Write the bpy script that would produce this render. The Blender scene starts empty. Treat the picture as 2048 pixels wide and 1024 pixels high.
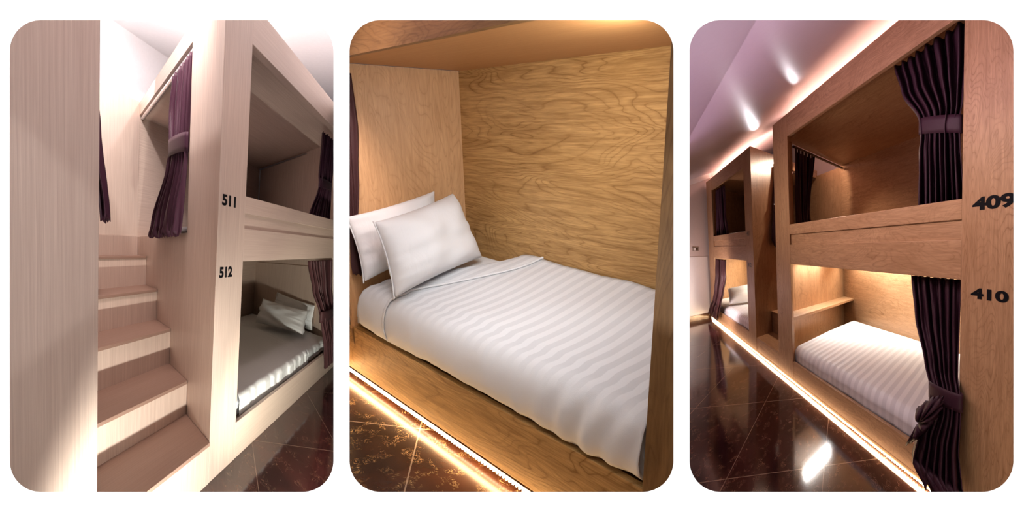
# Three bays of a capsule hostel, each seen through its own opening in an added white wall.
import bpy, bmesh, math, random
from mathutils import Vector, Matrix, noise
R = random.Random(7)
S = bpy.context.scene
C = S.collection
FPX, PX, PY = 850.0, 1024.0, 500.0            # focal length and horizon of the camera, in pixels of 2048x1024
EYE = Vector((0, 0, 1.1))

# ------------------------------------------------------------------ nodes
def mat(name):
    m = bpy.data.materials.new(name); m.use_nodes = True
    nt = m.node_tree; b = nt.nodes['Principled BSDF']
    return m, nt, b
class N:
    def __init__(s, nt): s.nt = nt
    def new(s, t, **k):
        n = s.nt.nodes.new(t)
        for a, v in k.items(): setattr(n, a, v)
        return n
    def link(s, a, b): s.nt.links.new(a, b)
    def put(s, sock, v):
        if isinstance(v, bpy.types.NodeSocket): s.link(v, sock)
        else: sock.default_value = v
    def math(s, op, a, b=0.0, c=None, clamp=False):
        n = s.new('ShaderNodeMath', operation=op, use_clamp=clamp)
        s.put(n.inputs[0], a); s.put(n.inputs[1], b)
        if c is not None: s.put(n.inputs[2], c)
        return n.outputs[0]
    def vec(s, x, y, z=0.0):
        n = s.new('ShaderNodeCombineXYZ'); s.put(n.inputs[0], x); s.put(n.inputs[1], y); s.put(n.inputs[2], z); return n.outputs[0]
    def uv(s):
        t = s.new('ShaderNodeUVMap'); t.uv_map = 'UVMap'
        x = s.new('ShaderNodeSeparateXYZ'); s.link(t.outputs[0], x.inputs[0]); return x.outputs[0], x.outputs[1]
    def noise(s, v, scale=1.0, detail=2.0, rough=.5, dist=0.0):
        n = s.new('ShaderNodeTexNoise'); s.link(v, n.inputs['Vector'])
        n.inputs['Scale'].default_value = scale; n.inputs['Detail'].default_value = detail
        n.inputs['Roughness'].default_value = rough; n.inputs['Distortion'].default_value = dist
        return n.outputs['Fac']
    def ramp(s, f, stops):
        n = s.new('ShaderNodeValToRGB'); s.link(f, n.inputs[0]); e = n.color_ramp.elements
        while len(e) < len(stops): e.new(.5)
        for i, (p, c) in enumerate(stops):
            e[i].position = p; e[i].color = (*c, 1) if isinstance(c, tuple) else (c, c, c, 1)
        return n.outputs[0]
    def mix(s, f, a, b, mode='MIX'):
        n = s.new('ShaderNodeMix', data_type='RGBA', blend_type=mode)
        s.put(n.inputs[0], f)
        for i, v in ((6, a), (7, b)):
            if isinstance(v, tuple): n.inputs[i].default_value = (*v, 1)
            else: s.link(v, n.inputs[i])
        return n.outputs[2]
    def bump(s, h, st, dist, bsdf):
        n = s.new('ShaderNodeBump'); s.link(h, n.inputs['Height']); n.inputs['Strength'].default_value = st
        n.inputs['Distance'].default_value = dist; s.link(n.outputs[0], bsdf.inputs['Normal'])

def oak(name, light, mid, dark, rings=26.0, rough=.42, k=1.0, con=1.0):
    m, nt, b = mat(name); n = N(nt); u, v = n.uv()
    jit = n.math('MULTIPLY', n.math('SUBTRACT', n.noise(n.vec(n.math('MULTIPLY', u, 14*k), n.math('MULTIPLY', v, 26*k)), 1.0, 3.0, .6), .5), .045)
    p = n.vec(n.math('MULTIPLY', u, 1.5*k), n.math('ADD', n.math('MULTIPLY', v, 5.2*k), jit))
    f = n.noise(p, 1.0, 2.6, .42, .9)
    w = n.math('MULTIPLY', f, rings)
    s = n.math('ABSOLUTE', n.math('SINE', n.math('MULTIPLY', w, math.pi)))
    ring = n.ramp(s, [(0, 0.0), (.30, .7), (1, 1.0)])
    brk = n.ramp(n.noise(n.vec(n.math('MULTIPLY', u, 2.6*k), n.math('MULTIPLY', v, 7*k), 3.0), 1.0, 3.0, .6), [(.36, .25), (.62, 1.0)])
    knot = n.noise(n.vec(n.math('MULTIPLY', u, 6*k), n.math('MULTIPLY', v, 15*k)), 1.0, 3.0, .6, 1.2)
    kn = n.ramp(knot, [(.64, 1.0), (.76, .2)])
    fib = n.noise(n.vec(n.math('MULTIPLY', u, 11), n.math('MULTIPLY', v, 190)), 1.0, 4.0, .7, .3)
    fb2 = n.noise(n.vec(n.math('MULTIPLY', u, 3.5), n.math('MULTIPLY', v, 48)), 1.0, 4.0, .65, .6)
    big = n.noise(n.vec(n.math('MULTIPLY', u, 1.3), n.math('MULTIPLY', v, 3.0)), 1.0, 2.0)
    col = n.mix(n.ramp(big, [(.3, 0.0), (.7, 1.0)]), mid, light)
    col = n.mix(n.math('MULTIPLY', n.math('MULTIPLY', n.math('SUBTRACT', 1.0, ring), brk), .62*con), col, dark)
    col = n.mix(n.math('MULTIPLY', n.math('SUBTRACT', 1.0, kn), .6), col, dark)
    col = n.mix(n.math('MULTIPLY', n.ramp(fb2, [(.42, 0.0), (.66, 1.0)]), .34*con), col, dark)
    col = n.mix(n.math('MULTIPLY', n.ramp(fib, [(.36, 0.0), (.66, 1.0)]), .40*con), col, dark)
    n.link(col, b.inputs['Base Color']); b.inputs['Roughness'].default_value = rough
    b.inputs['Specular IOR Level'].default_value = .3
    n.bump(n.math('ADD', n.math('MULTIPLY', fib, .6), n.math('MULTIPLY', ring, .4)), .15, .003, b)
    return m

def laminate(name, base, streak, rough=.5):
    m, nt, b = mat(name); n = N(nt); u, v = n.uv()
    f = n.noise(n.vec(n.math('MULTIPLY', u, 2.2), n.math('MULTIPLY', v, 150)), 1.0, 4.0, .7)
    g = n.noise(n.vec(n.math('MULTIPLY', u, .8), n.math('MULTIPLY', v, 34)), 1.0, 3.0, .6)
    col = n.mix(n.ramp(f, [(.3, 0.0), (.7, 1.0)]), base, streak)
    col = n.mix(n.math('MULTIPLY', n.ramp(g, [(.4, 0.0), (.7, 1.0)]), .35), col, streak)
    n.link(col, b.inputs['Base Color']); b.inputs['Roughness'].default_value = rough
    b.inputs['Specular IOR Level'].default_value = .3
    n.bump(f, .12, .002, b)
    return m

def marble(name, dark, warm, fleck, kb, period, op, oq, amount=1.0, gloss=.09, grout=.6):
    m, nt, b = mat(name); n = N(nt); u, v = n.uv()
    vb = n.math('MULTIPLY', v, kb)
    p = n.math('MULTIPLY', n.math('ADD', u, vb), .70711); q = n.math('MULTIPLY', n.math('SUBTRACT', u, vb), .70711)
    def line(x, o):
        t = n.math('FRACT', n.math('ADD', n.math('DIVIDE', n.math('SUBTRACT', x, o), period), 100.5))
        return n.math('LESS_THAN', n.math('ABSOLUTE', n.math('SUBTRACT', t, .5)), .0022/period)
    g = n.math('MAXIMUM', line(p, op), line(q, oq))
    P = n.vec(u, vb)
    a = n.noise(P, 3.2, 4.0, .6, .8)
    base = n.mix(n.ramp(a, [(.38, 0.0), (.7, 1.0)]), dark, warm)
    vn = n.noise(P, 34.0, 3.0, .6, 2.2)
    vein = n.math('ABSOLUTE', n.math('SUBTRACT', vn, .5))
    vm = n.ramp(vein, [(0.0, 1.0), (.022, 0.0)])
    sel = n.ramp(n.noise(P, 19.0, 2.0, .5, .5), [(.50, 0.0), (.64, 1.0)])
    col = n.mix(n.math('MULTIPLY', n.math('MULTIPLY', vm, sel), .8*amount), base, fleck)
    col = n.mix(n.math('MULTIPLY', g, grout), col, (.42, .30, .22))
    n.link(col, b.inputs['Base Color'])
    b.inputs['Roughness'].default_value = gloss; b.inputs['Specular IOR Level'].default_value = .5
    return m

def fabric(name, a, bcol=None, period=.04, rough=.75, sheen=.0, crease=0.0, top=0.0, spec=.5):
    m, nt, b = mat(name); n = N(nt); u, v = n.uv()
    if bcol:
        t = n.math('FRACT', n.math('ADD', n.math('DIVIDE', u, period), 100.0))
        f = n.ramp(n.math('ABSOLUTE', n.math('SUBTRACT', t, .5)), [(.22, 0.0), (.27, 1.0)])
        if top: f = n.math('MULTIPLY', f, n.ramp(n.math('ADD', v, n.math('MULTIPLY', n.noise(n.vec(u, v), 18.0, 2.0), .04)), [(top-.02, 0.0), (top+.05, 1.0)]))
        n.link(n.mix(f, a, bcol), b.inputs['Base Color'])
        n.put(b.inputs['Roughness'], n.math('ADD', n.math('MULTIPLY', f, .25), rough-.2))
    else:
        b.inputs['Base Color'].default_value = (*a, 1); b.inputs['Roughness'].default_value = rough
    b.inputs['Sheen Weight'].default_value = sheen; b.inputs['Specular IOR Level'].default_value = spec
    P = n.vec(u, v)
    weave = n.noise(P, 420.0, 1.0)
    h = n.noise(n.vec(n.math('MULTIPLY', u, 9), n.math('MULTIPLY', v, 3.5)), 1.0, 4.0, .55, 1.0)
    n.bump(n.math('ADD', n.math('MULTIPLY', h, 8.0*crease), n.math('MULTIPLY', weave, .15)), .5, .004, b)
    return m

def plain(name, col, rough=.6, metal=0.0, spec=.5, bump=0.0, bscale=40):
    m, nt, b = mat(name); n = N(nt)
    t = n.new('ShaderNodeTexCoord')
    f = n.noise(t.outputs['Object'], bscale, 3.0, .6)
    c2 = tuple(min(1, x*1.04) for x in col)
    n.link(n.mix(f, tuple(x*.96 for x in col), c2), b.inputs['Base Color'])
    b.inputs['Roughness'].default_value = rough
    b.inputs['Metallic'].default_value = metal; b.inputs['Specular IOR Level'].default_value = spec
    if bump: n.bump(f, bump, .004, b)
    return m
def glow(name, col, st):
    m, nt, b = mat(name)
    b.inputs['Base Color'].default_value = (*col, 1); b.inputs['Emission Color'].default_value = (*col, 1)
    b.inputs['Emission Strength'].default_value = st
    return m

M = dict(
    cream=laminate('cream_laminate', (.68, .55, .465), (.51, .385, .32)),
    creamh=laminate('cream_laminate_flat', (.65, .52, .44), (.55, .42, .35)),
    tread=laminate('shaded_tread_laminate', (.31, .20, .155), (.26, .16, .12)),  # cream laminate with the treads' shade put into its colour
    oakA=oak('golden_oak', (.62, .38, .155), (.50, .285, .10), (.17, .072, .016), 26, k=1.0, con=1.25),
    oakP=oak('pale_oak', (.68, .42, .22), (.58, .34, .16), (.33, .165, .06), 26, k=1.1, con=.8),
    oakB=oak('natural_oak', (.58, .36, .20), (.48, .28, .145), (.23, .11, .045), 28, k=1.15, con=1.1),
    oakShade=oak('shaded_oak', (.33, .19, .08), (.24, .13, .05), (.10, .045, .015), 26, k=1.2),  # shade of the unlit post, rail and recess put into a darker oak
    soffit=laminate('oak_soffit', (.50, .26, .10), (.42, .20, .07)),
    marble1=marble('brown_marble_cool', (.020, .006, .007), (.06, .016, .014), (.42, .25, .14), .53, .634, .331, .31, .5, grout=.3),
    marble2=marble('brown_marble_warm', (.022, .007, .004), (.07, .022, .010), (.55, .36, .16), 1.2, .47, .1, -.335, 1.25, gloss=.26),
    marble3=marble('brown_marble_plum', (.018, .005, .006), (.055, .015, .015), (.40, .22, .14), .53, .67, -1.15, -.014),
    sheet=fabric('white_satin_stripe', (.70, .71, .735), (.60, .61, .635), .040, .8, crease=.16, top=.17),
    sheet3=fabric('white_satin_stripe_fine', (.77, .77, .80), (.67, .67, .70), .075, .8, crease=.10),
    linen=fabric('white_cotton', (.72, .73, .75), None, crease=.22, rough=.85),
    curtain=fabric('plum_satin', (.042, .014, .026), None, rough=.5, sheen=.0, crease=.05, spec=.22),
    curtain2=fabric('brown_satin', (.055, .022, .024), None, rough=.5, sheen=.0, crease=.05, spec=.22),
    skirt=marble('marble_skirting', (.10, .05, .03), (.20, .11, .06), (.45, .30, .18), .53, 9.0, 4.1, 4.3, .8, gloss=.3),
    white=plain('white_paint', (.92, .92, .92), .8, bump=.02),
    ceil1=plain('white_ceiling_paint', (.84, .84, .86), .85),
    ceil3=plain('satin_ceiling_paint', (.62, .56, .60), .38),
    wall3d=plain('dark_divider_paint', (.42, .33, .36), .8),  # darkened for the unseen divider, to cut bounce into the upper bunk
    wall3=plain('pale_wall_paint', (.70, .62, .60), .7),
    black=plain('black_plastic', (.004, .004, .006), .7, spec=.1),
    brown=plain('brown_plastic', (.06, .03, .02), .4),
    steel=plain('brushed_steel', (.75, .75, .78), .28, 1.0),
    plate=plain('switch_plate', (.35, .30, .26), .4),
    led=glow('warm_led', (1.0, .74, .40), 9.0), chip=glow('warm_led_diode', (1.0, .80, .48), 30.0),
    tube=glow('warm_tube', (1.0, .86, .62), 14.0),
)

# ------------------------------------------------------------------ bays
def ray(u, v): return Vector(((u-PX)/FPX, 1.0, -(v-PY)/FPX))
class Bay:
    """Frame of one capsule row: a runs along the front face, b into the capsule, c up."""
    def __init__(s, W, D, U, O, unit=1.0, kb=1.0):
        s.W, s.D, s.U = (Vector(x).normalized()*unit for x in (W, D, U)); s.O = Vector(O); s.kb = kb
        s.unit = unit; s.lim = None
    def P(s, a, b, c): return s.O + s.W*a + s.D*b + s.U*c
B1 = Bay((-.13392, .99075, -.00699), (-.73850, .67420, .00793), (.11177, -.10773, .98787), (-1.42905983, 1.99786325, 0), 1, .53)
B1.W, B1.D, B1.U = ray(909, 506).normalized(), ray(92, 490).normalized(), -ray(142, 8250).normalized()
B2 = Bay((1, 0, 0), (0, 1, 0), (0, 0, 1), EYE + ray(699.4, 746)*2.625, 1.5, 1.2)
B2.W, B2.D, B2.U = ray(0, 254).normalized()*1.5, ray(2500, 256).normalized()*1.5, -ray(1099, 3844).normalized()*1.5
B3 = Bay((1, 0, 0), (0, 1, 0), (0, 0, 1), EYE + ray(1559, 744)*(850*1.1/244), 1, .53)
B3.W, B3.D, B3.U = ray(1251, 498).normalized(), ray(2035, 492).normalized(), -ray(1800, 9090).normalized()

B1.lim, B2.lim, B3.lim = (-560, 675.5), (682.5, 1360.5), (1367.5, 2124)
# ------------------------------------------------------------------ objects
def props(o, label=None, cat=None, group=None, kind=None):
    for k, v in (('label', label), ('category', cat), ('group', group), ('kind', kind)):
        if v: o[k] = v
    return o
def thing(name, loc, label, cat, group=None):
    o = bpy.data.objects.new(name, None); C.objects.link(o); o.location = loc; o.empty_display_size = .1
    return props(o, label, cat, group)
class MB:
    def __init__(s, bay=None): s.v, s.f, s.uv, s.bay, s.sm, s.lim = [], [], [], bay, False, None
    def pt(s, p): return s.bay.P(*p) if s.bay else Vector(p)
    def box(s, a0, a1, b0, b1, c0, c1, grain='c'):
        a0, a1 = min(a0, a1), max(a0, a1); b0, b1 = min(b0, b1), max(b0, b1)
        q = [(a, b, c) for a in (a0, a1) for b in (b0, b1) for c in (c0, c1)]
        i0 = len(s.v); s.v += [s.pt(p) for p in q]
        g = 'abc'.index(grain); ox, oy = R.uniform(0, 40), R.uniform(0, 40)
        kb = s.bay.kb if s.bay else 1.0
        for ax, quad in ((0, (0, 1, 3, 2)), (0, (4, 6, 7, 5)), (1, (0, 4, 5, 1)), (1, (2, 3, 7, 6)), (2, (0, 2, 6, 4)), (2, (1, 5, 7, 3))):
            s.f.append([i0+k for k in quad])
            inp = [x for x in (0, 1, 2) if x != ax]
            if g in inp: ug, vg = g, [x for x in inp if x != g][0]
            else: ug, vg = inp
            sc = (1.0, kb, 1.0)
            s.uv.append([(q[k][ug]*sc[ug]+ox, q[k][vg]*sc[vg]+oy) for k in quad])
        return s
    def prism(s, poly, b0, b1, grain='c'):
        """poly in (a, c), swept from b0 to b1"""
        n = len(poly); i0 = len(s.v); ox, oy = R.uniform(0, 40), R.uniform(0, 40)
        for b in (b0, b1): s.v += [s.pt((a, b, c)) for a, c in poly]
        w = (lambda a, c: (c+ox, a+oy)) if grain == 'c' else (lambda a, c: (a+ox, c+oy))
        s.f.append([i0+k for k in range(n)]); s.uv.append([w(*poly[k]) for k in range(n)])
        s.f.append([i0+n+k for k in reversed(range(n))]); s.uv.append([w(*poly[k]) for k in reversed(range(n))])
        for k in range(n):
            j = (k+1) % n
            s.f.append([i0+k, i0+n+k, i0+n+j, i0+j]); A, Bq = w(*poly[k]), w(*poly[j])
            s.uv.append([A, (A[0], A[1]+.03), (Bq[0], Bq[1]+.03), Bq])
        return s
    def grid(s, nu, nv, fn, closed_u=False, closed_v=False):
        """fn(i, j) -> (point in bay coordinates, (u, v))"""
        i0 = len(s.v); T = []
        for i in range(nu):
            for j in range(nv):
                p, t = fn(i, j); s.v.append(s.pt(p)); T.append(t)
        for i in range(nu if closed_u else nu-1):
            for j in range(nv if closed_v else nv-1):
                k = [(i, j), ((i+1) % nu, j), ((i+1) % nu, (j+1) % nv), (i, (j+1) % nv)]
                s.f.append([i0+x*nv+y for x, y in k]); s.uv.append([T[x*nv+y] for x, y in k])
        s.sm = True
        return s
    def tube(s, p, q, r, n=10):
        p, q = s.pt(p), s.pt(q); d = (q-p).normalized(); x = d.orthogonal().normalized(); y = d.cross(x)
        i0 = len(s.v)
        for e in (p, q):
            s.v += [e + (x*math.cos(t)+y*math.sin(t))*r for t in (2*math.pi*k/n for k in range(n))]
        for k in range(n):
            j = (k+1) % n; s.f.append([i0+k, i0+j, i0+n+j, i0+n+k]); s.uv.append([(0, k/n), (0, (k+1)/n), (1, (k+1)/n), (1, k/n)])
        s.f.append([i0+k for k in range(n)]); s.uv.append([(0, 0)]*n)
        s.f.append([i0+n+k for k in reversed(range(n))]); s.uv.append([(0, 0)]*n)
        return s
    def build(s, name, m, parent=None, bevel=0.0, solid=0.0, sub=0):
        if parent is not None: L = parent.matrix_world.translation.copy() if parent.type != 'EMPTY' else parent.location.copy()
        else:
            L = sum(s.v, Vector())/len(s.v); L.z = min(v.z for v in s.v)
        if parent is not None and parent.type != 'EMPTY': L = Vector(parent['org'])
        me = bpy.data.meshes.new(name); me.from_pydata([v-L for v in s.v], [], s.f); ul = me.uv_layers.new(name='UVMap')
        for p, t in zip(me.polygons, s.uv):
            for li, x in zip(p.loop_indices, t): ul.data[li].uv = x
            p.use_smooth = s.sm
        bm = bmesh.new(); bm.from_mesh(me); bmesh.ops.recalc_face_normals(bm, faces=bm.faces)
        lim = s.lim or (s.bay.lim if s.bay else None)
        if lim:                       # everything ends where it meets the partition walls
            for u, sg in zip(lim, (-1, 1)):
                d = ray(u, PY)*1.0; nr = Vector((d.y, -d.x, 0)).normalized()*sg
                bmesh.ops.bisect_plane(bm, geom=bm.verts[:]+bm.edges[:]+bm.faces[:], plane_co=EYE-L, plane_no=nr, clear_outer=True)
            bmesh.ops.bisect_plane(bm, geom=bm.verts[:]+bm.edges[:]+bm.faces[:], plane_co=Vector((0, .834, 0))-L, plane_no=(0, -1, 0), clear_outer=True)
        bm.to_mesh(me); bm.free()
        me.materials.append(m)
        o = bpy.data.objects.new(name, me); C.objects.link(o)
        if parent is not None:
            o.parent = parent
            _org[o.name] = L
        else:
            o.location = L
        if bevel:
            md = o.modifiers.new('bevel', 'BEVEL'); md.width = bevel; md.segments = 2; md.limit_method = 'ANGLE'; md.harden_normals = False
        if solid:
            md = o.modifiers.new('thickness', 'SOLIDIFY'); md.thickness = solid; md.offset = 0
        if sub:
            md = o.modifiers.new('smooth', 'SUBSURF'); md.levels = sub; md.render_levels = sub
        return o
_org = {}
def child(mb, name, m, part, **k):
    """a sub-part: its origin coincides with its part's"""
    t = bpy.data.objects.new('tmp', None); t.location = _org[part.name]
    o = mb.build(name, m, t, **k); o.parent = part; bpy.data.objects.remove(t); return o
def V3(f): return [f]

def text_part(bay, txt, a0, a1, c0, c1, m, parent, flip=False, b=-.004, depth=.006):
    cu = bpy.data.curves.new('txt', 'FONT'); cu.body = txt; cu.size = 1; cu.extrude = .03; cu.offset = .042; cu.resolution_u = 6
    to = bpy.data.objects.new('txt', cu); C.objects.link(to)
    dg = bpy.context.evaluated_depsgraph_get(); me = bpy.data.meshes.new_from_object(to.evaluated_get(dg))
    bpy.data.objects.remove(to)
    xs = [v.co.x for v in me.vertices]; ys = [v.co.y for v in me.vertices]
    x0, x1, y0, y1 = min(xs), max(xs), min(ys), max(ys)
    mb = MB(bay)
    for v in me.vertices:
        t = (v.co.x-x0)/(x1-x0); r = (v.co.y-y0)/(y1-y0)
        mb.v.append(bay.P(a0+(a1-a0)*t, b - (depth if v.co.z > 0 else 0)+.004, c0+(c1-c0)*r))
    for p in me.polygons: mb.f.append(list(p.vertices)); mb.uv.append([(0, 0)]*len(p.vertices))
    bpy.data.meshes.remove(me)
    return mb.build('number_sign', m, parent)

def lerp(a, b, t): return a+(b-a)*t
def sstep(t): t = max(0., min(1., t)); return t*t*(3-2*t)
def interp(st, c):
    """st: rows (c, lo, hi, off, amp) from top to bottom"""
    if c >= st[0][0]: return st[0][1:]
    for p, q in zip(st, st[1:]):
        if q[0] <= c <= p[0]:
            t = (p[0]-c)/(p[0]-q[0]+1e-9); t = sstep(t)*.6+t*.4
            return tuple(lerp(x, y, t) for x, y in zip(p[1:], q[1:]))
    return st[-1][1:]
def curtain(bay, axis, st, folds, m, label, tie=None, group=None, hem=.012, seed=0, rings=None, cat='curtain', name='curtain'):
    rr = random.Random(seed); nu, nv = folds*12+1, 46
    top, bot = st[0][0], st[-1][0]
    a_m = (st[0][1]+st[0][2])/2; o_m = st[0][3]
    loc = bay.P(a_m, o_m, bot) if axis == 'a' else bay.P(o_m, a_m, bot)
    T = thing(name, loc, label, cat, group)
    ph = rr.uniform(0, 6)
    def fn(i, j):
        s = i/(nu-1); t = j/(nv-1); c = top + (bot-top)*t
        lo, hi, off, amp = interp(st, c)
        w = s + .018*math.sin(7*s+ph+3*t)
        x = lo + (hi-lo)*w
        k = folds + .4*math.sin(ph)
        d = math.sin(2*math.pi*k*s + ph + .9*math.sin(2.2*t+ph)) + .35*math.sin(2*math.pi*k*1.63*s + 1.7*ph + 2*t)
        d *= .55+.75*abs(noise.noise(Vector((s*5.3, t*.8, seed+20))))*2
        d += .45*noise.noise(Vector((s*9, t*3, seed)))
        cc = c + (hem*math.sin(2*math.pi*k*2*s)+.01*noise.noise(Vector((s*6, seed, 3))))*(t**8)
        y = off + amp*d
        q = (x, y, cc) if axis == 'a' else (y, x, cc)
        return q, (s*folds*.12, (top-bot)*t)
    MB(bay).grid(nu, nv, fn).build('curtain_panel', m, T, solid=.003)
    if tie:
        c0, h, slope, dd = tie
        lo, hi, off, amp = interp(st, c0)
        n = 40; cx, rx = (lo+hi)/2, (hi-lo)/2*1.06; ry = max(amp*1.55, .03)+dd
        def ft(i, j):
            th = 2*math.pi*i/n; e = j/4
            x = cx+rx*math.cos(th); y = off+ry*math.sin(th)
            c = c0 + (e-.5)*h + slope*math.cos(th)
            bul = 1+.10*math.sin(math.pi*e)
            y = off+(y-off)*bul
            return ((x, y, c) if axis == 'a' else (y, x, c)), (th*.1, e*.1)
        MB(bay).grid(n, 5, ft, closed_u=True).build('tieback', m, T, solid=.004)
    if rings:
        r0, r1, rc = rings
        for k in range(5):
            x = lerp(r0, r1, (k+.5)/5)
            q = (x, o_m, rc) if axis == 'a' else (o_m, x, rc)
            q2 = (x, o_m, rc-.03) if axis == 'a' else (o_m, x, rc-.03)
            MB(bay).tube(q, q2, .006, 6).build('hook', M['steel'], T)
    return T

def pillow(bay, cor, th, m, label, group, seed=0, nrm=None, name='pillow'):
    """cor: bottom-left, bottom-right, top-right, top-left corners in bay coordinates; th thickness in metres"""
    w = [bay.P(*p) for p in cor]; bl, br, tr, tl = w
    nv = (br-bl).cross(tl-bl).normalized()
    n = 26; mb = MB(); mb.lim = bay.lim
    T = thing(name, (bl+br)/2, label, 'pillow', group)
    def fn(side):
        def g(i, j):
            s, t = i/(n-1), j/(n-1)
            x, y = 2*s-1, 2*t-1
            pin = .045*(1-x*x)*(1 if True else 0)
            ss = .5+.5*x*(1-.05*(1-y*y)); tt = .5+.5*y*(1-.07*(1-x*x))
            p = bl*(1-ss)*(1-tt)+br*ss*(1-tt)+tr*ss*tt+tl*(1-ss)*tt
            f = max(0, (1-abs(x)**3.2))**.55*max(0, (1-abs(y)**3.2))**.55
            edge = 1-f
            wr = .010*noise.noise(Vector((x*2.2+seed, y*2.2, side*3)))*2 + .006*noise.noise(Vector((x*1.5, y*9+seed, side)))*(abs(x)**2)*2
            d = th*.5*f*(1+.10*noise.noise(Vector((x*1.3+seed, y*1.3, 5)))) + wr*min(1, f*3)
            return p + nv*d*side, (s*.7, t*.45)
        return g
    mb.grid(n, n, fn(1)); mb.grid(n, n, fn(-1))
    o = mb.build('pillowcase', m, T)
    bm = bmesh.new(); bm.from_mesh(o.data); bmesh.ops.remove_doubles(bm, verts=bm.verts, dist=.0008)
    bmesh.ops.recalc_face_normals(bm, faces=bm.faces); bm.to_mesh(o.data); bm.free()
    md = o.modifiers.new('smooth', 'SUBSURF'); md.levels = 1; md.render_levels = 1
    # piped hem along the open side
    def seam(i, j):
        t = i/20; th_ = 2*math.pi*j/6; p = tl*t+bl*(1-t); e = (br-bl).normalized()
        p = p + e*(.02*(1-(2*t-1)**2)) 
        return p + (nv*math.cos(th_)+e*math.sin(th_))*.004, (t, j/6)
    MB().grid(21, 6, seam, closed_v=True).build('seam', m, T)
    return T

def mattress(bay, a0, a1, b0, b1, c0, c1, m, label, crown=0.0, rr=.05, rb=.06, seed=0, wr=.006, name='mattress', cat='mattress', n=90, rise=0.0, group=None, caps=True, taper=True):
    """rounded mattress under a tucked sheet"""
    prof = []
    K = 8
    prof.append((b0+(.03 if taper else .004), c0))
    for k in range(4): prof.append((b0+.004, lerp(c0+.01, c1-rr*.9, k/3)))
    for k in range(1, K+1):
        t = math.pi/2*k/K; prof.append((b0+rb*(1-math.cos(t)), c1-rr+rr*math.sin(t)))
    for k in range(1, 21): prof.append((lerp(b0+rb, b1-rb, k/21), c1))
    for k in range(1, K+1):
        t = math.pi/2*(1-k/K); prof.append((b1-rb*(1-math.cos(t)), c1-rr+rr*math.sin(t)))
    prof.append((b1, c0))
    L = [0.]
    for p, q in zip(prof, prof[1:]): L.append(L[-1]+math.hypot((q[0]-p[0])*bay.kb, q[1]-p[1]))
    sg = 1 if a1 > a0 else -1
    def fn(i, j):
        s = i/(n-1); a = a0+(a1-a0)*s
        d = min(abs(a-a0), abs(a-a1)); e = min(1, d/.06); e = math.sqrt(max(0, 1-(1-e)**2)) if taper else 1.0
        b, c = prof[j]
        topf = sstep((c-c0)/(c1-c0+1e-9))
        cc = c0+(c-c0)*(.25+.75*e)
        cc += rise*(b-b0)/(b1-b0)*topf + crown*math.sin(math.pi*(b-b0)/(b1-b0+1e-9))*topf*e
        front = 1-sstep((b-b0)/(rb*2.2))
        wv = noise.noise(Vector((a*26, c*5, seed)))*.8+noise.noise(Vector((a*9, c*3, seed+5)))
        b2 = b - front*wr*(wv+.4)*(1 if j > 0 else .4)*1.6
        cc += topf*wr*.5*noise.noise(Vector((a*5, b*4, seed+9))) + (1-topf)*front*.012*noise.noise(Vector((a*4.5, 0, seed+2)))
        return (a, b2, cc), (a, L[j])
    mb = MB(bay).grid(n, len(prof), fn)
    # close both ends
    for i in ((0, n-1) if caps else ()):
        mb.f.append([i*len(prof)+j for j in range(len(prof))]); mb.uv.append([(0, 0)]*len(prof))
    o = mb.build(name, m)
    props(o, label, cat, group); return o

# ------------------------------------------------------------------ added white wall standing in for the border, with three rounded openings
Y0, Y1 = .80, .83
def opening(x0, x1, y0, y1, r, Y, grow):
    pts = []
    for cx, cy, t0 in ((x1-r, y0+r, -90), (x1-r, y1-r, 0), (x0+r, y1-r, 90), (x0+r, y0+r, 180)):
        for k in range(17):
            t = math.radians(t0+90*k/16); pts.append((cx+r*math.cos(t), cy+r*math.sin(t)))
    out = []
    for u, v in pts:
        p = EYE + ray(u, v)*Y; cx, cy = (x0+x1)/2, (y0+y1)/2
        out.append(p + Vector((math.copysign(grow, u-cx), 0, -math.copysign(grow, v-cy))))
    return out
def front_wall():
    bm = bmesh.new(); loops = []
    for Y, g in ((Y0, 0), (Y1, .022)):
        E = []
        outer = [Vector((x, Y, z)) for x, z in ((-1.6, 0), (1.35, 0), (1.35, 2.3), (-1.6, 2.3))]
        L = [outer]+[opening(x0, x1, 40, 984, 62, Y, g) for x0, x1 in ((19.5, 667), (699, 1347), (1379, 2027))]
        LV = []
        for lp in L:
            vs = [bm.verts.new(p) for p in lp]; LV.append(vs)
            E += [bm.edges.new((vs[k], vs[(k+1) % len(vs)])) for k in range(len(vs))]
        bmesh.ops.triangle_fill(bm, edges=E, use_beauty=True)
        loops.append(LV)
    for A, Bq in zip(*loops):
        for k in range(len(A)):
            j = (k+1) % len(A); bm.faces.new((A[k], A[j], Bq[j], Bq[k]))
    bmesh.ops.recalc_face_normals(bm, faces=bm.faces)
    me = bpy.data.meshes.new('wall_front'); bm.to_mesh(me); bm.free(); me.materials.append(M['white'])
    o = bpy.data.objects.new('wall_front', me); C.objects.link(o); props(o, kind='structure')
front_wall()

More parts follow.
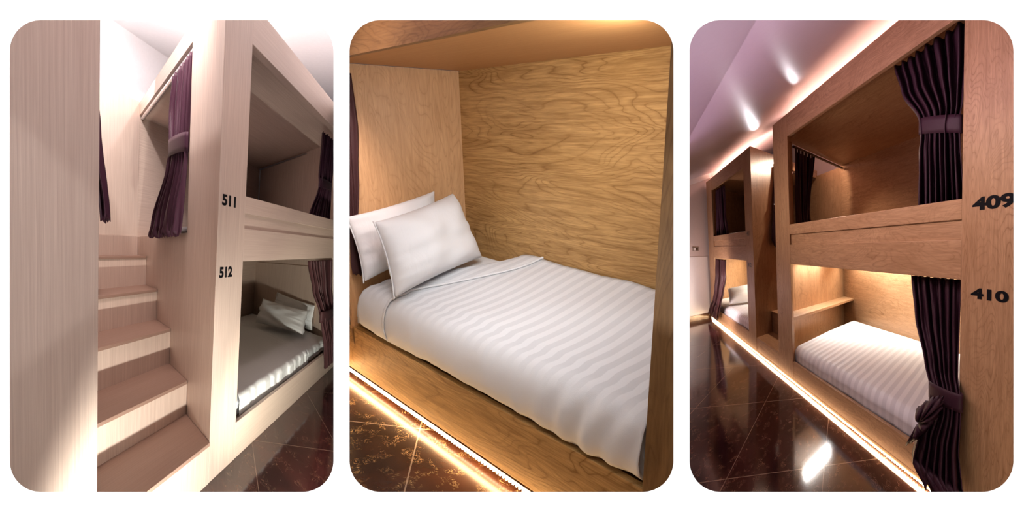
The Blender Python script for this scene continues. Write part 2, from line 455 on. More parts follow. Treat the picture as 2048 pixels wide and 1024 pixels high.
def vwall(name, u, ya, yb, m, z0=-.3, z1=3.9, th=.003):
    p = EYE+ray(u, PY)*ya; q = EYE+ray(u, PY)*yb; d = (q-p).normalized(); nrm = Vector((d.y, -d.x, 0))*th
    mb = MB()
    i = len(mb.v); mb.v += [Vector((x.x, x.y, z)) + s*nrm for x in (p, q) for s in (-1, 1) for z in (z0, z1)]
    for qd in ((0, 1, 3, 2), (4, 6, 7, 5), (0, 4, 5, 1), (2, 3, 7, 6), (0, 2, 6, 4), (1, 5, 7, 3)):
        mb.f.append(list(qd)); mb.uv.append([(0, 0)]*4)
    return props(mb.build(name, m), kind='structure')
vwall('wall_partition_left', 679, Y1+.002, 8.2, M['ceil1'])
vwall('wall_partition_right', 1364, Y1+.002, 8.2, M['wall3d'])
vwall('wall_left', -580, Y1+.002, 5.0, M['ceil1'])
vwall('wall_right', 2130, Y1+.002, 5.5, M['wall3'])

def slab(name, bay, pts, cfun, m, th=.05, kind='structure'):
    """horizontal slab: pts in (a, b); cfun(a, b) its height"""
    mb = MB(bay); n = len(pts)
    mb.v = [bay.P(a, b, cfun(a, b)) for a, b in pts]+[bay.P(a, b, cfun(a, b)-th) for a, b in pts]
    mb.f = [list(range(n)), [n+k for k in reversed(range(n))]]; mb.uv = [[p for p in pts], [pts[k] for k in reversed(range(n))]]
    for k in range(n):
        j = (k+1) % n; mb.f.append([k, j, n+j, n+k]); mb.uv.append([(0, 0)]*4)
    return props(mb.build(name, m), kind=kind)
def ab(bay, u, Y, c=0.0):
    """(a, b) on the plane c under the pixel column u at depth Y"""
    Mx = Matrix((bay.W, bay.D, bay.U)).transposed().inverted()
    r = Vector(((u-PX)/FPX, 1, 0))*Y
    # choose z so that the point lies at height c
    q0 = Mx @ (EYE+r-bay.O); qz = Mx @ Vector((0, 0, 1)); t = (c-q0.z)/qz.z; q = q0+qz*t
    return (q.x, q.y)

# ------------------------------------------------------------------ capsule bunk
def bunk(bay, s, a0, a1, o0, o1, depth, H, sill, lt, i1, i2, ub, ut, m, mi, label, cat='bunk bed', tf=.07, side0=.6, group=None,
         back_m=None, roofc=None, foot=.0, lint=.10):
    """a0 is the side on the stairs; s = +1 when a grows away from it"""
    T = thing('bunk_bed', bay.P((a0+a1)/2, depth/2, 0), label, cat, group)
    t = .03*s
    back_m = back_m or m
    roofc = roofc or H-.11
    b = dict(bevel=.0025)
    MB(bay).box(a0, o0, 0, tf, foot, H, 'c').build('post', m, T, **b)
    MB(bay).box(o1, a1, 0, tf, foot, H, 'c').build('post', m, T, **b)
    MB(bay).box(o0, o1, .002, .045, foot, sill, 'a').build('base_board', mi, T, **b)
    MB(bay).box(o0, o1, 0.002, tf, lt, i1, 'a').box(o0, o1, 0.002, tf, i2, ub, 'a').build('middle_rail', mi, T, **b)
    MB(bay).box(o0, o1, .020, tf-.002, i1-.015, i2+.015, 'a').build('inset_panel', mi, T)
    MB(bay).box(o0, o1, .002, tf, ut, H, 'a').build('top_rail', mi, T, **b)
    # side towards the stairs: closed strip, low wall, lintel over the doorway of the upper bunk
    MB(bay).box(a0+.001*s, a0+t, tf, side0, 0, H, 'c').box(a0+.001*s, a0+t, side0, depth, 0, ub-.18, 'c').box(a0+.001*s, a0+t, side0, depth, H-lint, H, 'b').build('side_panel', m, T)
    MB(bay).box(a1-t, a1, tf, depth, 0, H, 'c').build('end_panel', m, T)
    MB(bay).box(a0, a1, depth, depth+.05, 0, H, 'a').build('back_panel', back_m, T)
    MB(bay).box(a0+t, a1-t, tf, depth, roofc, H, 'a').build('roof_panel', m, T)
    MB(bay).box(a0+t, a1-t, tf, depth, lt+.06, ub-.18, 'a').build('upper_deck', m, T)
    MB(bay).box(a0+t, a1-t, tf, depth, .05, sill-.05, 'a').build('lower_deck', m, T)
    return T

# ================================================================== BAY 1 (cream capsules 511 / 512)
b1 = bunk(B1, 1, 0, 2.15, .24, 1.88, 2.42, 2.285, .203, 1.058, 1.223, 1.299, 1.383, 2.102, M['cream'], M['creamh'],
          'cream laminate double capsule bunk numbered 511 and 512', tf=.08)
text_part(B1, '511', .028, .146, 1.315, 1.366, M['black'], b1, b=0)
text_part(B1, '512', .028, .140, .985, 1.036, M['black'], b1, b=0)
MB(B1).tube((.03, .56, 2.165), (.03, 2.40, 2.165), .012).build('curtain_rod', M['steel'], b1)
MB(B1).tube((2.09, .95, 2.30-.03-.12), (2.09, 2.40, 2.15), .010).build('curtain_rod', M['steel'], b1)
MB(B1).box(2.105, 2.12, 2.395, 2.42, 1.2, 2.17).build('corner_strip', M['white'], b1)
MB(B1).box(2.10, 2.12, .5, 2.05, 1.45, 2.03, 'c').build('raised_panel', M['cream'], b1)
MB(B1).box(2.10, 2.12, .5, 2.3, .35, .95, 'c').build('raised_panel', M['cream'], b1)
# left neighbour
T = thing('bunk_bed', B1.P(-.8, .5, 0), 'cream laminate capsule bunk at far left, its tall plain post filling the view', 'bunk bed')
MB(B1).box(-.94, -.629, 0, .08, .02, 2.6, 'c').build('post', M['cream'], T, bevel=.0025)
MB(B1).box(-.659, -.630, .08, .6, .02, 2.285, 'c').box(-.659, -.630, .6, 2.42, .02, 1.2, 'c').box(-.659, -.630, .6, 2.42, 2.185, 2.285, 'b').build('side_panel', M['cream'], T)
MB(B1).box(-1.6, -.66, .6, 2.42, 2.185, 2.285, 'a').build('roof_panel', M['cream'], T)
MB(B1).box(-1.6, -.66, 2.42, 2.47, 0, 2.285, 'a').build('back_panel', M['cream'], T)
MB(B1).tube((-.67, .56, 2.15), (-.67, 2.40, 2.15), .010).build('curtain_rod', M['steel'], T)
# stairs
T = thing('staircase', B1.P(-.31, 1.2, 0), 'cream laminate stairs with five treads darkened for shade between the two cream bunks', 'stairs')
steps1 = [.212, .402, .622, .833, 1.053]
for k, c in enumerate(steps1):
    b0 = k*.487
    lo = 0.0 if k == 0 else steps1[k-1]-.02
    MB(B1).box(-.628, -.001, b0, b0+.02, lo, c-.018, 'c').build('riser', M['cream'], T)
    MB(B1).box(-.628, -.001, b0-.012, b0+.487+.02, c-.018, c, 'a').build('tread', M['tread'], T, bevel=.002)
MB(B1).box(-.628, -.001, 2.405, 2.43, 1.04, 1.207, 'c').build('riser', M['cream'], T)
MB(B1).box(-.628, -.001, 2.42, 2.46, 1.207, 2.285, 'c').build('back_panel', M['cream'], T)
# bedding
mattress(B1, .30, 2.06, .13, 2.36, .168, .275, M['linen'], 'white sheeted mattress on the lower deck of bunk 512', rr=.04, rb=.07, seed=3, wr=.010, crown=.01)
mattress(B1, .33, 1.46, .095, 2.40, .176, .298, M['linen'], 'white blanket spread over the foot of the bed in bunk 512', rr=.04, rb=.07, seed=3, wr=.010, crown=.012, name='blanket', cat='blanket', caps=False, taper=False)
mattress(B1, .14, 2.0, .2, 2.24, 1.222, 1.262, M['linen'], 'white mattress edge on the upper deck of bunk 511, beside the curtain', rr=.025, rb=.06, seed=4, wr=.006)
pillow(B1, [(1.53, 1.50, .335), (1.66, .38, .335), (1.90, .50, .52), (1.74, 1.58, .57)], .15, M['linen'], 'white pillow propped at the head of bunk 512, in front of another', 'pillows in bunk 512', 2)
pillow(B1, [(1.84, 1.50, .32), (1.94, .40, .32), (2.05, .45, .56), (2.05, 1.50, .62)], .06, M['linen'], 'white pillow behind the front one at the head of bunk 512', 'pillows in bunk 512', 5)
# curtains
curtain(B1, 'b', [(2.15, .62, 1.16, .02, .022), (1.95, .62, 1.20, .01, .022), (1.70, .64, 1.12, -.005, .018), (1.62, .63, 1.18, -.01, .02), (1.26, .62, 1.50, -.055, .024), (1.19, .61, 1.58, -.065, .024)],
        8, M['curtain'], 'plum satin curtain tied back beside the stairs, hanging in the doorway of bunk 511', tie=(1.70, .10, .015, .0), seed=1, rings=(.65, 1.1, 2.152))
curtain(B1, 'a', [(2.09, 1.56, 1.87, .17, .03), (1.75, 1.53, 1.86, .16, .025), (1.66, 1.55, 1.86, .16, .02), (1.37, 1.36, 1.88, .17, .03)],
        7, M['curtain'], 'dark plum curtain tied at the right end of the upper opening of bunk 511', tie=(1.68, .08, .0, .0), seed=2)
curtain(B1, 'a', [(1.04, 1.27, 1.87, .06, .03), (.80, 1.40, 1.87, .04, .03), (.62, 1.50, 1.85, -.03, .025), (.55, 1.52, 1.86, -.06, .025), (.30, 1.62, 1.95, -.09, .03), (.13, 1.64, 2.0, -.10, .03)],
        7, M['curtain2'], 'brown satin curtain hanging over the edge of bunk 512 at right', tie=(.58, .09, .0, .01), seed=4)
curtain(B1, 'b', [(2.14, 1.15, 1.5, -.58, .02), (1.75, 1.25, 1.5, -.52, .02), (1.27, 1.30, 1.55, -.44, .022)], 4, M['curtain'],
        'narrow dark plum curtain edge showing behind the far left post', seed=6)
# shell
f1 = [ab(B1, u, Y) for u, Y in ((-560, .84), (674, .84), (674, 7.5), (-560, 7.5))]
slab('floor', B1, f1, lambda a, b: 0, M['marble1'])
c1 = [ab(B1, u, Y, 3.0) for u, Y in ((-560, .84), (674, .84), (674, 7.5), (-560, 7.5))]
slab('ceiling', B1, c1, lambda a, b: 3.05, M['ceil1'])
props(MB(B1).box(-3.2, 2.25, 3.0, 3.05, 0, 3.0).build('wall_back', M['ceil1']), kind='structure')

# ================================================================== BAY 2 (golden oak capsule with striped bedding)
T = thing('bunk_bed', B2.P(-.7, .2, 0), 'golden oak capsule bunk seen close up with a made bed inside', 'bunk bed')
b2 = T
MB(B2).prism([(.03, 0.035), (-1.333, .035), (-1.333, .233), (.03, .233)], 0, .02, 'a').build('base_board', M['oakA'], T, bevel=.002)
MB(B2).prism([(-1.257, .03), (-1.352, .03), (-1.334, .28), (-1.297, .766), (-1.267, 1.16), (-1.257, 1.20)], -.001, .03, 'c').build('post', M['oakShade'], T)
MB(B2).prism([(-.215, 1.183), (-1.262, 1.183), (-1.262, 1.40), (-.26, 1.40)], 0, .02, 'a').build('top_rail', M['oakShade'], T)
MB(B2).box(-1.262, -.09, .02, .52, 1.183, 1.21, 'a').build('ceiling_panel', M['soffit'], T)
MB(B2).box(-.08, -.06, .0, .52, .15, 1.183, 'c').build('end_panel', M['oakP'], T)
MB(B2).box(-1.36, -.06, .496, .52, .15, 1.183, 'a').build('back_panel', M['oakA'], T)
MB(B2).box(-1.30, -.08, .02, .496, .17, .20, 'a').build('lower_deck', M['oakShade'], T)
mattress(B2, -1.25, -.09, .014, .486, .246, .395, M['linen'], 'white sheeted mattress in the golden oak bunk', rr=.05, rb=.05, seed=11, wr=.004, rise=.085, name='mattress')
def cover(bay):
    """striped top sheet folded back at the head, draped over the front edge of the mattress"""
    prof = [(.006, .248), (-.004, .262), (-.010, .30), (-.008, .34), (-.002, .372), (.012, .398), (.032, .412), (.06, .4175)]
    for k in range(1, 25): b = lerp(.06, .489, k/24); prof.append((b, .4175+.085*(b-.012)/.476))
    L = [0.]
    for p, q in zip(prof, prof[1:]): L.append(L[-1]+math.hypot(q[0]-p[0], q[1]-p[1]))
    nj = len(prof); n = 150
    def edge(j):           # head end of the cover
        t = j/(nj-1); return lerp(-.16, -.40, sstep(t))
    def fold(j):           # hem of the folded-back band
        t = j/(nj-1); return lerp(-.315, -.485, sstep(t*1.05))
    def surf(a, j, lift=0.0):
        b, c = prof[j]
        front = 1-sstep((b+.01)/.09)
        wv = noise.noise(Vector((a*22, c*9, 1)))+.7*noise.noise(Vector((a*9, c*4, 4)))
        foot = sstep((-a-.85)/.4)
        b2 = b - front*(.004+.005*foot)*(wv+.3) - lift*front
        cc = c + lift + .004*noise.noise(Vector((a*6, b*5, 7))) + .0025*noise.noise(Vector((a*30-b*18, b*8, 2)))*(.3+foot)
        cc += .010*(noise.noise(Vector((a*4.2, 0, 8)))+.3)*front*(1-sstep((c-.248)/.08))
        cc += .008*noise.noise(Vector((a*7, 3, 8)))*sstep((b-.42)/.06)
        b2 -= front*foot*.006*math.sin((a+b*.5)*90+c*30)
        cc -= .05*foot*foot*sstep((.13-b)/.15)*0
        return b2, cc
    def main(i, j):
        a = lerp(fold(j)-.0, -1.254, (i/(n-1))); b, c = surf(a, j); return (a, b, c), (a+.02*math.sin(b*9), L[j])
    def band(i, j):
        s = i/30; a = lerp(edge(j), fold(j)-.004, s)
        b, c = surf(a, j, .007*math.sin(math.pi*min(1, .12+s*.9))**.4 if s < 1 else .002)
        return (a, b, c), (a*1.0+.01, L[j])
    o = MB(bay).grid(n, nj, main).build('bed_sheet', M['sheet'], solid=.003, sub=0)
    props(o, 'white satin striped top sheet spread over the bed in the golden oak bunk', 'bed sheet')
    _org[o.name] = o.location.copy()
    child(MB(bay).grid(31, nj, band), 'folded_band', M['sheet'], o, solid=.005)
    def hem(i, j):
        t = 2*math.pi*j/6; a = fold(i)-.006; b, c = surf(a, i, .006)
        return (a+.006*math.cos(t), b, c+.004*math.sin(t)), (i*.1, j*.1)
    h = child(MB(bay).grid(nj, 6, hem, closed_v=True), 'hem', M['linen'], o); props(h, 'raised white hem of the fold')
cover(B2)
pillow(B2, [(-.395, -.008, .432), (-.305, .395, .492), (-.195, .365, .735), (-.31, -.005, .678)], .26, M['linen'], 'plump white pillow at front, leaning on the one behind it on the striped bed', 'pillows on the striped bed', 21)
pillow(B2, [(-.205, -.005, .44), (-.155, .33, .51), (-.118, .345, .738), (-.138, -.01, .672)], .11, M['linen'], 'rear white pillow half hidden, leaning against the pale end panel', 'pillows on the striped bed', 27)
curtain(B2, 'b', [(1.15, .02, .085, -.093, .004), (.98, .02, .09, -.093, .004), (.80, .02, .075, -.093, .004), (.60, .02, .05, -.096, .004), (.48, .01, .10, -.10, .005), (.445, .01, .11, -.105, .005)], 3, M['curtain2'],
        'brown curtain edge at the left of the golden oak bunk, behind the pillows', seed=31, hem=.004)
def led(bay, a0, a1, b, c, step, label, r=.006):
    T = thing('led_strip', bay.P((a0+a1)/2, b, c), label, 'light strip')
    MB(bay).box(a0, a1, b-.004, b, c, c+.007).build('light_channel', M['led'], T)
    mb = MB(bay); k = a0; n = int(abs(a1-a0)/step)
    for i in range(n):
        a = lerp(a0, a1, (i+.5)/n); mb.box(a-step*.2, a+step*.2, b-.006, b-.003, c-.004, c)
    props(mb.build('diode', M['chip'], T), kind='stuff')
    return T
led(B2, .02, -1.25, -.001, .022, .012, 'glowing warm light strip under the board of the golden oak bunk')
slab('floor', B2, [(.10, .03), (.10, -.9), (-2.0, -1.2), (-2.0, .03)], lambda a, b: 0, M['marble2'], th=.03)

# ================================================================== BAY 3 (natural oak capsules 409 / 410 and 411 / 412)
b3 = bunk(B3, -1, 0, -2.50, -.33, -2.127, 2.18, 2.178, .183, .996, 1.155, 1.235, 1.316, 2.008, M['oakB'], M['oakB'],
          'large natural oak double capsule bunk numbered 409 and 410', tf=.05, side0=.45, roofc=2.10, foot=.038, lint=.078)
text_part(B3, '409', -2.178, -2.362, 1.262, 1.312, M['black'], b3, b=0)
text_part(B3, '410', -2.178, -2.345, .928, .970, M['black'], b3, b=0)
MB(B3).box(-.03, -.255, .07, 2.18, .505, .53, 'b').build('shelf', M['oakB'], b3, bevel=.003)
MB(B3).tube((-.05, .47, 2.06), (-.05, 2.15, 2.06), .012).build('curtain_rod', M['brown'], b3)
b4 = bunk(B3, 1, .68, 3.10, .955, 2.70, 2.18, 2.165, .19, .99, 1.155, 1.235, 1.312, 1.995, M['oakB'], M['oakB'],
          'farther natural oak double capsule bunk by the end wall, beyond the stairs', tf=.05, side0=.62, roofc=2.08, foot=.038)
text_part(B3, '411', .91, .78, 1.262, 1.312, M['brown'], b4, b=0)
text_part(B3, '412', .90, .77, .925, .972, M['brown'], b4, b=0)
MB(B3).tube((.71, .64, 2.05), (.71, 2.15, 2.05), .012).build('curtain_rod', M['brown'], b4)
T = thing('staircase', B3.P(.34, 1, 0), 'natural oak stairs in the gap between the two oak bunks', 'stairs')
steps3 = [.18, .42, .64, .86, 1.08]
for k, c in enumerate(steps3):
    b0 = .005 if k == 0 else k*.46
    lo = 0.039 if k == 0 else steps3[k-1]-.02
    MB(B3).box(.001, .679, b0, b0+.02, lo, c-.018, 'a').build('riser', M['oakB'], T)
    MB(B3).box(.001, .679, b0-.012*(k > 0), b0+.46+.02-.4*(k == 4), c-.018, c, 'a').build('tread', M['oakB'], T, bevel=.002)
MB(B3).box(.001, .679, 2.18, 2.22, 1.0, 2.09, 'c').build('back_panel', M['oakB'], T)
mattress(B3, -.27, -2.44, .068, 2.14, .158, .292, M['sheet3'], 'white striped mattress in the lower bunk numbered 410', rr=.07, rb=.13, seed=41, wr=.007, crown=.012, n=120)
mattress(B3, .76, 3.0, .068, 2.14, .158, .30, M['sheet3'], 'white mattress in the farther oak bunk by the end wall', rr=.07, rb=.13, seed=43, wr=.007, crown=.012, n=70)
mattress(B3, .82, 3.0, .12, 2.13, 1.155, 1.33, M['linen'], 'white mattress on the upper deck of the farther oak bunk', rr=.03, rb=.06, seed=45, wr=.006, n=50)
pillow(B3, [(2.12, .14, .335), (1.75, 1.5, .335), (1.95, 1.6, .64), (2.30, .20, .545)], .20, M['linen'], 'white pillow at the head of the lower bed in the farther oak bunk', 'pillows in bunk 412', 51)
# curtains of bunk 409 / 410
curtain(B3, 'a', [(2.04, -1.64, -2.13, .17, .035), (1.90, -1.70, -2.13, .17, .035), (1.72, -1.84, -2.11, .16, .025), (1.64, -1.85, -2.09, .16, .02), (1.58, -1.84, -2.10, .16, .022), (1.30, -1.84, -2.125, .15, .035)],
        8, M['curtain'], 'dark plum curtain gathered by a tieback in the upper opening beside number 409', tie=(1.665, .075, -.03, .0), seed=7)
c410 = curtain(B3, 'a', [(.99, -1.80, -2.12, .10, .03), (.80, -1.84, -2.12, .06, .03), (.60, -1.92, -2.12, -.00, .025), (.51, -1.965, -2.145, -.05, .018), (.44, -1.965, -2.145, -.07, .02), (.30, -1.90, -2.14, -.10, .03), (.16, -1.86, -2.16, -.12, .035), (.10, -1.95, -2.21, -.13, .035)],
        7, M['curtain'], 'plum curtain beside number 410, tied back and spilling over the bed edge', tie=(.505, .075, .0, .006), seed=9, hem=.03)
def ruffle(T):
    mb = MB(B3)
    def fn(i, j):
        th = math.pi*(.15+1.2*i/40); r = j/8
        sc = 1+.07*math.sin(i*1.9)*(r > .9)
        rad = (.010+.150*r)*sc
        return (-1.905-rad*.95*math.cos(th-2.1), -.13-.05*math.sin(r*math.pi)*(1+.5*math.sin(i*.95)), .345+rad*1.0*math.sin(th-.1)*1.05), (i*.02, r*.1)
    mb.grid(41, 9, fn).build('ruffle', M['curtain'], T, solid=.004)
ruffle(c410)
curtain(B3, 'b', [(2.045, .49, 1.06, -.06, .02), (1.6, .50, .93, -.06, .018), (1.5, .50, .90, -.06, .018), (1.30, .50, .95, -.06, .02)], 6, M['curtain'],
        'black looking curtain inside the left end of the upper bunk numbered 409', seed=12, rings=(.5, 1.0, 2.047))
curtain(B3, 'b', [(2.035, .64, 1.2, .66, .03), (1.62, .55, 1.0, .64, .025), (1.55, .55, 1.0, .63, .02), (1.22, .46, 1.1, .60, .03), (1.15, .52, 1.1, .59, .025)], 6, M['curtain2'],
        'thin plum curtain hanging at the stair side of the farther oak bunk', tie=(1.57, .08, .0, .01), seed=13)
curtain(B3, 'a', [(1.99, 2.10, 2.70, .12, .03), (1.6, 2.08, 2.70, .12, .03), (1.30, 1.98, 2.70, .12, .035)], 6, M['curtain'],
        'dark curtain at the far end of the upper opening of the farther oak bunk', seed=14)
curtain(B3, 'a', [(.97, 2.02, 2.67, .04, .025), (.74, 1.98, 2.66, .01, .025), (.5, 2.10, 2.66, -.05, .02), (.35, 2.2, 2.72, -.09, .02), (.24, 2.30, 2.93, -.10, .028), (.09, 2.42, 3.10, -.11, .03)], 6, M['curtain2'],
        'dark brown curtain hanging to the floor at the far end of the oak bunks', seed=15)
led(B3, 3.12, -2.50, -.001, .012, .022, 'long glowing warm light strip along the foot of the oak bunks')
MB3 = MB(B3).box(3.12, -2.50, .003, .044, .002, .036, 'a').build('kick_board', M['oakB'])
props(MB3, 'low oak kick board behind the light strip under the oak bunks', 'baseboard')
T = thing('tube_light', B3.P(-.12, .9, 1.04), 'bright tube lamp under the upper deck at the head of bunk 410', 'lamp')
MB(B3).box(-.10, -.14, .55, 1.35, 1.035, 1.0545).build('fitting', M['white'], T)
MB(B3).tube((-.12, .58, 1.025), (-.12, 1.32, 1.025), .011).build('lamp_tube', M['tube'], T)
# shell
f3 = [ab(B3, u, Y) for u, Y in ((1372, .84), (2120, .84), (2120, 5.0), (1900, 7.2), (1372, 7.2))]
slab('floor', B3, f3, lambda a, b: 0, M['marble3'])
def c3(a, b): return 2.29+.25*b
slab('ceiling', B3, [(3.25, -2.0), (-2.2, -2.15), (-3.6, -1.6), (-3.6, 3.2), (3.25, 3.2)], lambda a, b: c3(a, b)+.05, M['ceil3'])
o = MB(B3).box(3.2, 3.26, -1.6, 3.2, -.02, 2.9).build('wall_end', M['wall3']); props(o, kind='structure')
o = MB(B3).box(3.17, 3.2, -1.6, -.02, 0, .085, 'b').build('baseboard_end', M['skirt']); props(o, kind='structure')
o = MB(B3).box(3.26, -3.6, 3.2, 3.25, 0, 3.2).build('wall_back', M['wall3']); props(o, kind='structure')
o = MB(B3).box(3.188, 3.2, -1.6, -.02, .085, 1.0, 'b').build('trim_glow_panel', M['white']); props(o, kind='structure')  # white lower panel, the glow low on the wall put into its colour
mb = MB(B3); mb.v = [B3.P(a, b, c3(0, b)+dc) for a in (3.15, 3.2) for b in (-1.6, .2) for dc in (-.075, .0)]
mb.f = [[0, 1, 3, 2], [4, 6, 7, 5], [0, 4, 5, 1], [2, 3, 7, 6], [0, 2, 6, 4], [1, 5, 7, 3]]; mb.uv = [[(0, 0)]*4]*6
props(mb.build('trim_cove_glow', M['white']), kind='structure')  # white band in place of the lit cove strip along the wall top
T = thing('wall_switch', B3.P(3.19, -.42, 1.09), 'small grey switch plate on the end wall left of the farther oak bunk', 'switch')
MB(B3).box(3.185, 3.199, -.50, -.30, 1.09, 1.15).build('plate', M['plate'], T)
MB(B3).box(3.18, 3.186, -.46, -.40, 1.10, 1.14).build('rocker', M['white'], T); MB(B3).box(3.18, 3.186, -.39, -.33, 1.10, 1.14).build('rocker', M['brown'], T)

for o in C.objects:
    if o.parent is None and not o.get('group'):
        g = {'curtain': 'dark curtains on the capsule bunks', 'bunk bed': 'capsule bunks', 'mattress': 'mattresses in the capsule bunks', 'stairs': 'stairs between the bunks', 'light strip': 'light strips along the floor'}.get(o.get('category'))
        if g: o['group'] = g

# ------------------------------------------------------------------ light
def area(name, loc, to, sx, sy, power, col, spread=180, shape='RECTANGLE', up=None):
    l = bpy.data.lights.new(name, 'AREA'); l.shape = shape; l.size = sx; l.size_y = sy; l.energy = power; l.color = col
    l.spread = math.radians(spread)
    o = bpy.data.objects.new(name, l); C.objects.link(o); o.location = loc
    d = (Vector(to)-Vector(loc)).normalized()
    if up is None: o.rotation_euler = d.to_track_quat('-Z', 'Y').to_euler()
    else:
        x = Vector(up).normalized(); z = -d; z = (z-x*x.dot(z)).normalized(); y = z.cross(x)
        o.rotation_euler = Matrix((x, y, z)).transposed().to_euler()
    return o
def spot(name, loc, to, power, col, ang, blend=.5, r=.02):
    l = bpy.data.lights.new(name, 'SPOT'); l.energy = power; l.color = col; l.spot_size = math.radians(ang); l.spot_blend = blend; l.shadow_soft_size = r
    o = bpy.data.objects.new(name, l); C.objects.link(o); o.location = loc
    o.rotation_euler = (Vector(to)-Vector(loc)).to_track_quat('-Z', 'Y').to_euler()
def point(name, loc, power, col, r=.03):
    l = bpy.data.lights.new(name, 'POINT'); l.energy = power; l.color = col; l.shadow_soft_size = r
    o = bpy.data.objects.new(name, l); C.objects.link(o); o.location = loc
P1, P2, P3 = B1.P, B2.P, B3.P
# added unseen lamps above and below the openings, to turn the wall white
area('wall_fill_top', (0, .42, 1.78), (0, .80, 1.25), 3.4, .05, 17, (1, 1, 1), 150, up=(1, 0, 0))
area('wall_fill_bottom', (0, .42, .42), (0, .80, .95), 3.4, .05, 17, (1, 1, 1), 150, up=(1, 0, 0))
# bay 1: tube lamps over the two bunks, a low cool light by the floor, then added fill
area('tube_over_bunk_511', P1(.42, 1.6, 2.93), P1(.42, 1.6, 0), 1.3, .05, 11, (.95, .93, 1.0), up=P1(0, 1, 0)-P1(0, 0, 0))
area('tube_over_left_bunk', P1(-1.25, 1.5, 2.93), P1(-.8, 1.7, 1.4), 1.3, .05, 22, (1.0, .95, .98), up=P1(0, 1, 0)-P1(0, 0, 0))
spot('low_corridor_light', P1(.25, -1.02, .10), P1(1.7, .9, .8), 120, (1.0, .99, .80), 62, 1.0, .02)
spot('low_stair_light', P1(-.12, -1.0, .10), P1(-.25, .8, .42), 135, (1.0, .985, .90), 98, .9, .015)
area('ceiling_fill', P1(.3, 1.2, 2.35), P1(.3, 1.2, 3.0), 1.6, .3, 10, (.95, .95, 1.0), up=P1(0, 1, 0)-P1(0, 0, 0))  # added upward fill that whitens the ceiling
area('corridor_pink', P1(.3, -1.1, 2.2), P1(.2, 0, 1.0), .8, .5, 2.6, (1.0, .50, .52))
spot('rail_fill', P1(.15, -1.0, 2.35), P1(1.3, 0, .85), 150, (1.0, .80, .74), 44, 1.0, .15)  # added unseen spot to brighten the bunk rails
area('stair_soft_fill', P1(-.3, .5, 2.7), P1(-.25, 2.2, 1.3), .3, .3, 25, (1.0, .84, .80), 120)  # added soft fill over the stairs, no fixture
spot('doorway_fill', P1(-.48, 1.85, 2.75), P1(.24, 2.42, 1.96), 95, (1.0, .93, .94), 52, .25, .015)  # added spot to brighten the wall behind the bunk doorway
# bay 2
area('bay2_inner_key', P2(-1.14, .07, 1.13), P2(-.35, .42, .75), .12, .12, 5, (1.0, .97, .92), 160)  # added key light inside the bunk, unseen and without a fixture
area('bay2_top_fill', (-.10, .96, 1.80), (-.15, 2.1, .9), .5, .12, 2.6, (.95, .98, 1.0), 82)  # added area fill above the opening, not sky
area('bay2_led', P2(-.65, -.02, .03), P2(-.65, -.3, -.3), 2.0, .02, 8, (1.0, .64, .30), up=B2.W)
area('bay2_led_up', P2(-.65, -.035, .018), P2(-.65, .0, .3), 2.0, .02, 1.2, (1.0, .62, .26), up=B2.W)
# bay 3: strip, tube and cove lamps, then added corridor, stair and wall fill
area('bay3_led', P3(.3, -.02, .022), P3(.3, -.5, -.3), 5.4, .02, 13, (1.0, .66, .38), up=B3.W)
area('bay3_led_up', P3(.3, -.06, .015), P3(.3, .0, .35), 5.4, .02, 2, (1.0, .66, .38), up=B3.W)
area('bunk410_tube', P3(-.14, .95, 1.01), P3(-1.0, .95, .3), .8, .03, 9, (1.0, .98, .95), up=B3.D)
area('bunk410_back_strip', P3(-1.1, 2.08, 1.03), P3(-1.1, 2.36, .55), 1.8, .03, 17, (1.0, .93, .80), 165, up=B3.W)
area('bunk412_strip', P3(1.8, 1.6, 1.02), P3(1.8, 1.4, 0), 1.6, .05, 26, (1.0, .90, .74), up=B3.W)
for a, ln, pw in ((-1.25, 2.3, 24), (1.9, 2.3, 22)):
    area('cove_over_bunk', P3(a, .75, 2.22), P3(a, .75, 2.22)+Vector((0, 0, 1)), ln, .1, pw, (1.0, .58, .46), up=B3.W)
area('corridor_mauve', P3(.05, -1.4, 1.85), P3(.05, -1.4, 1.85)+Vector((.966, -.258, -.28)), 3.0, .3, 11.5, (.88, .57, .80), 160, up=B3.W)
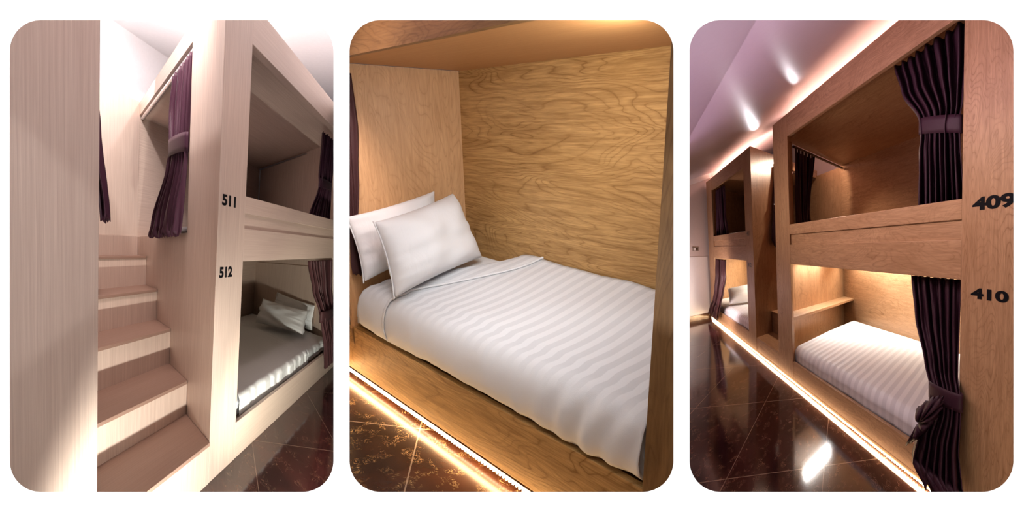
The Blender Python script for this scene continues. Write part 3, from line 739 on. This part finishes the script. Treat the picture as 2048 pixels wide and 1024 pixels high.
area('corridor_uplight', P3(-.2, -1.5, 1.2), P3(-.2, -1.75, 2.2), 3.0, .5, 3.6, (.86, .54, .90), 110, up=B3.W)  # added mauve fill aimed at the ceiling
area('corridor_warm', P3(-.1, -1.25, 1.6), P3(-.1, -1.25, 1.6)+Vector((.966, -.258, -.6)), 2.8, .2, 7, (1.0, .84, .66), 150, up=B3.W)  # added warm fill for the bunk fronts
spot('stair_back_fill', P3(.38, 1.3, 2.16), P3(.38, 2.18, 1.65), 20, (1, .74, .60), 76, .5, .03)  # added unseen spot to brighten the panel behind the stairs
area('near_post_fill', P3(-1.9, -.95, .12), P3(-2.15, 0, .7), .4, .2, 1.1, (1.0, .80, .62), 160, up=B3.W)  # added low fill for the nearest post
area('end_wall_fill', P3(2.4, -.9, .5), P3(3.2, -.5, .5), .3, .3, 20, (1.0, .80, .78))  # added unseen fill to brighten the end wall
spot('ceiling_streak', P3(.75, .40, 2.28), P3(-.45, -1.2, 2.05), 8, (1, .95, 1), 17, 1.0)  # added spots that imitate reflected streaks on the ceiling
spot('ceiling_streak', P3(-.55, .10, 2.24), P3(-1.35, -.75, 2.14), 5, (1, .95, 1), 17, 1.0)
spot('stair_head_fill', P3(.34, 1.5, 2.14), P3(.45, .5, 1.0), 60, (1, .72, .54), 120, .6, .04)  # added unseen spot to brighten the stair gap

W = bpy.data.worlds.new('world'); S.world = W; W.use_nodes = True
W.node_tree.nodes['Background'].inputs[0].default_value = (.62, .58, .70, 1)
W.node_tree.nodes['Background'].inputs[1].default_value = .12

cam = bpy.data.cameras.new('camera'); co = bpy.data.objects.new('camera', cam); C.objects.link(co)
co.location = EYE; co.rotation_euler = (math.pi/2, 0, 0)
cam.sensor_width = 36; cam.lens = 36*FPX/2048; cam.clip_start = .02
cam.shift_y = -(512-PY)/2048
S.camera = co
S.view_settings.view_transform = 'Standard'; S.view_settings.look = 'None'; S.view_settings.gamma = 1; S.view_settings.exposure = 0
S.view_settings.use_curve_mapping = False
S.cycles.use_denoising = True; S.cycles.max_bounces = 8; S.cycles.sample_clamp_indirect = 6
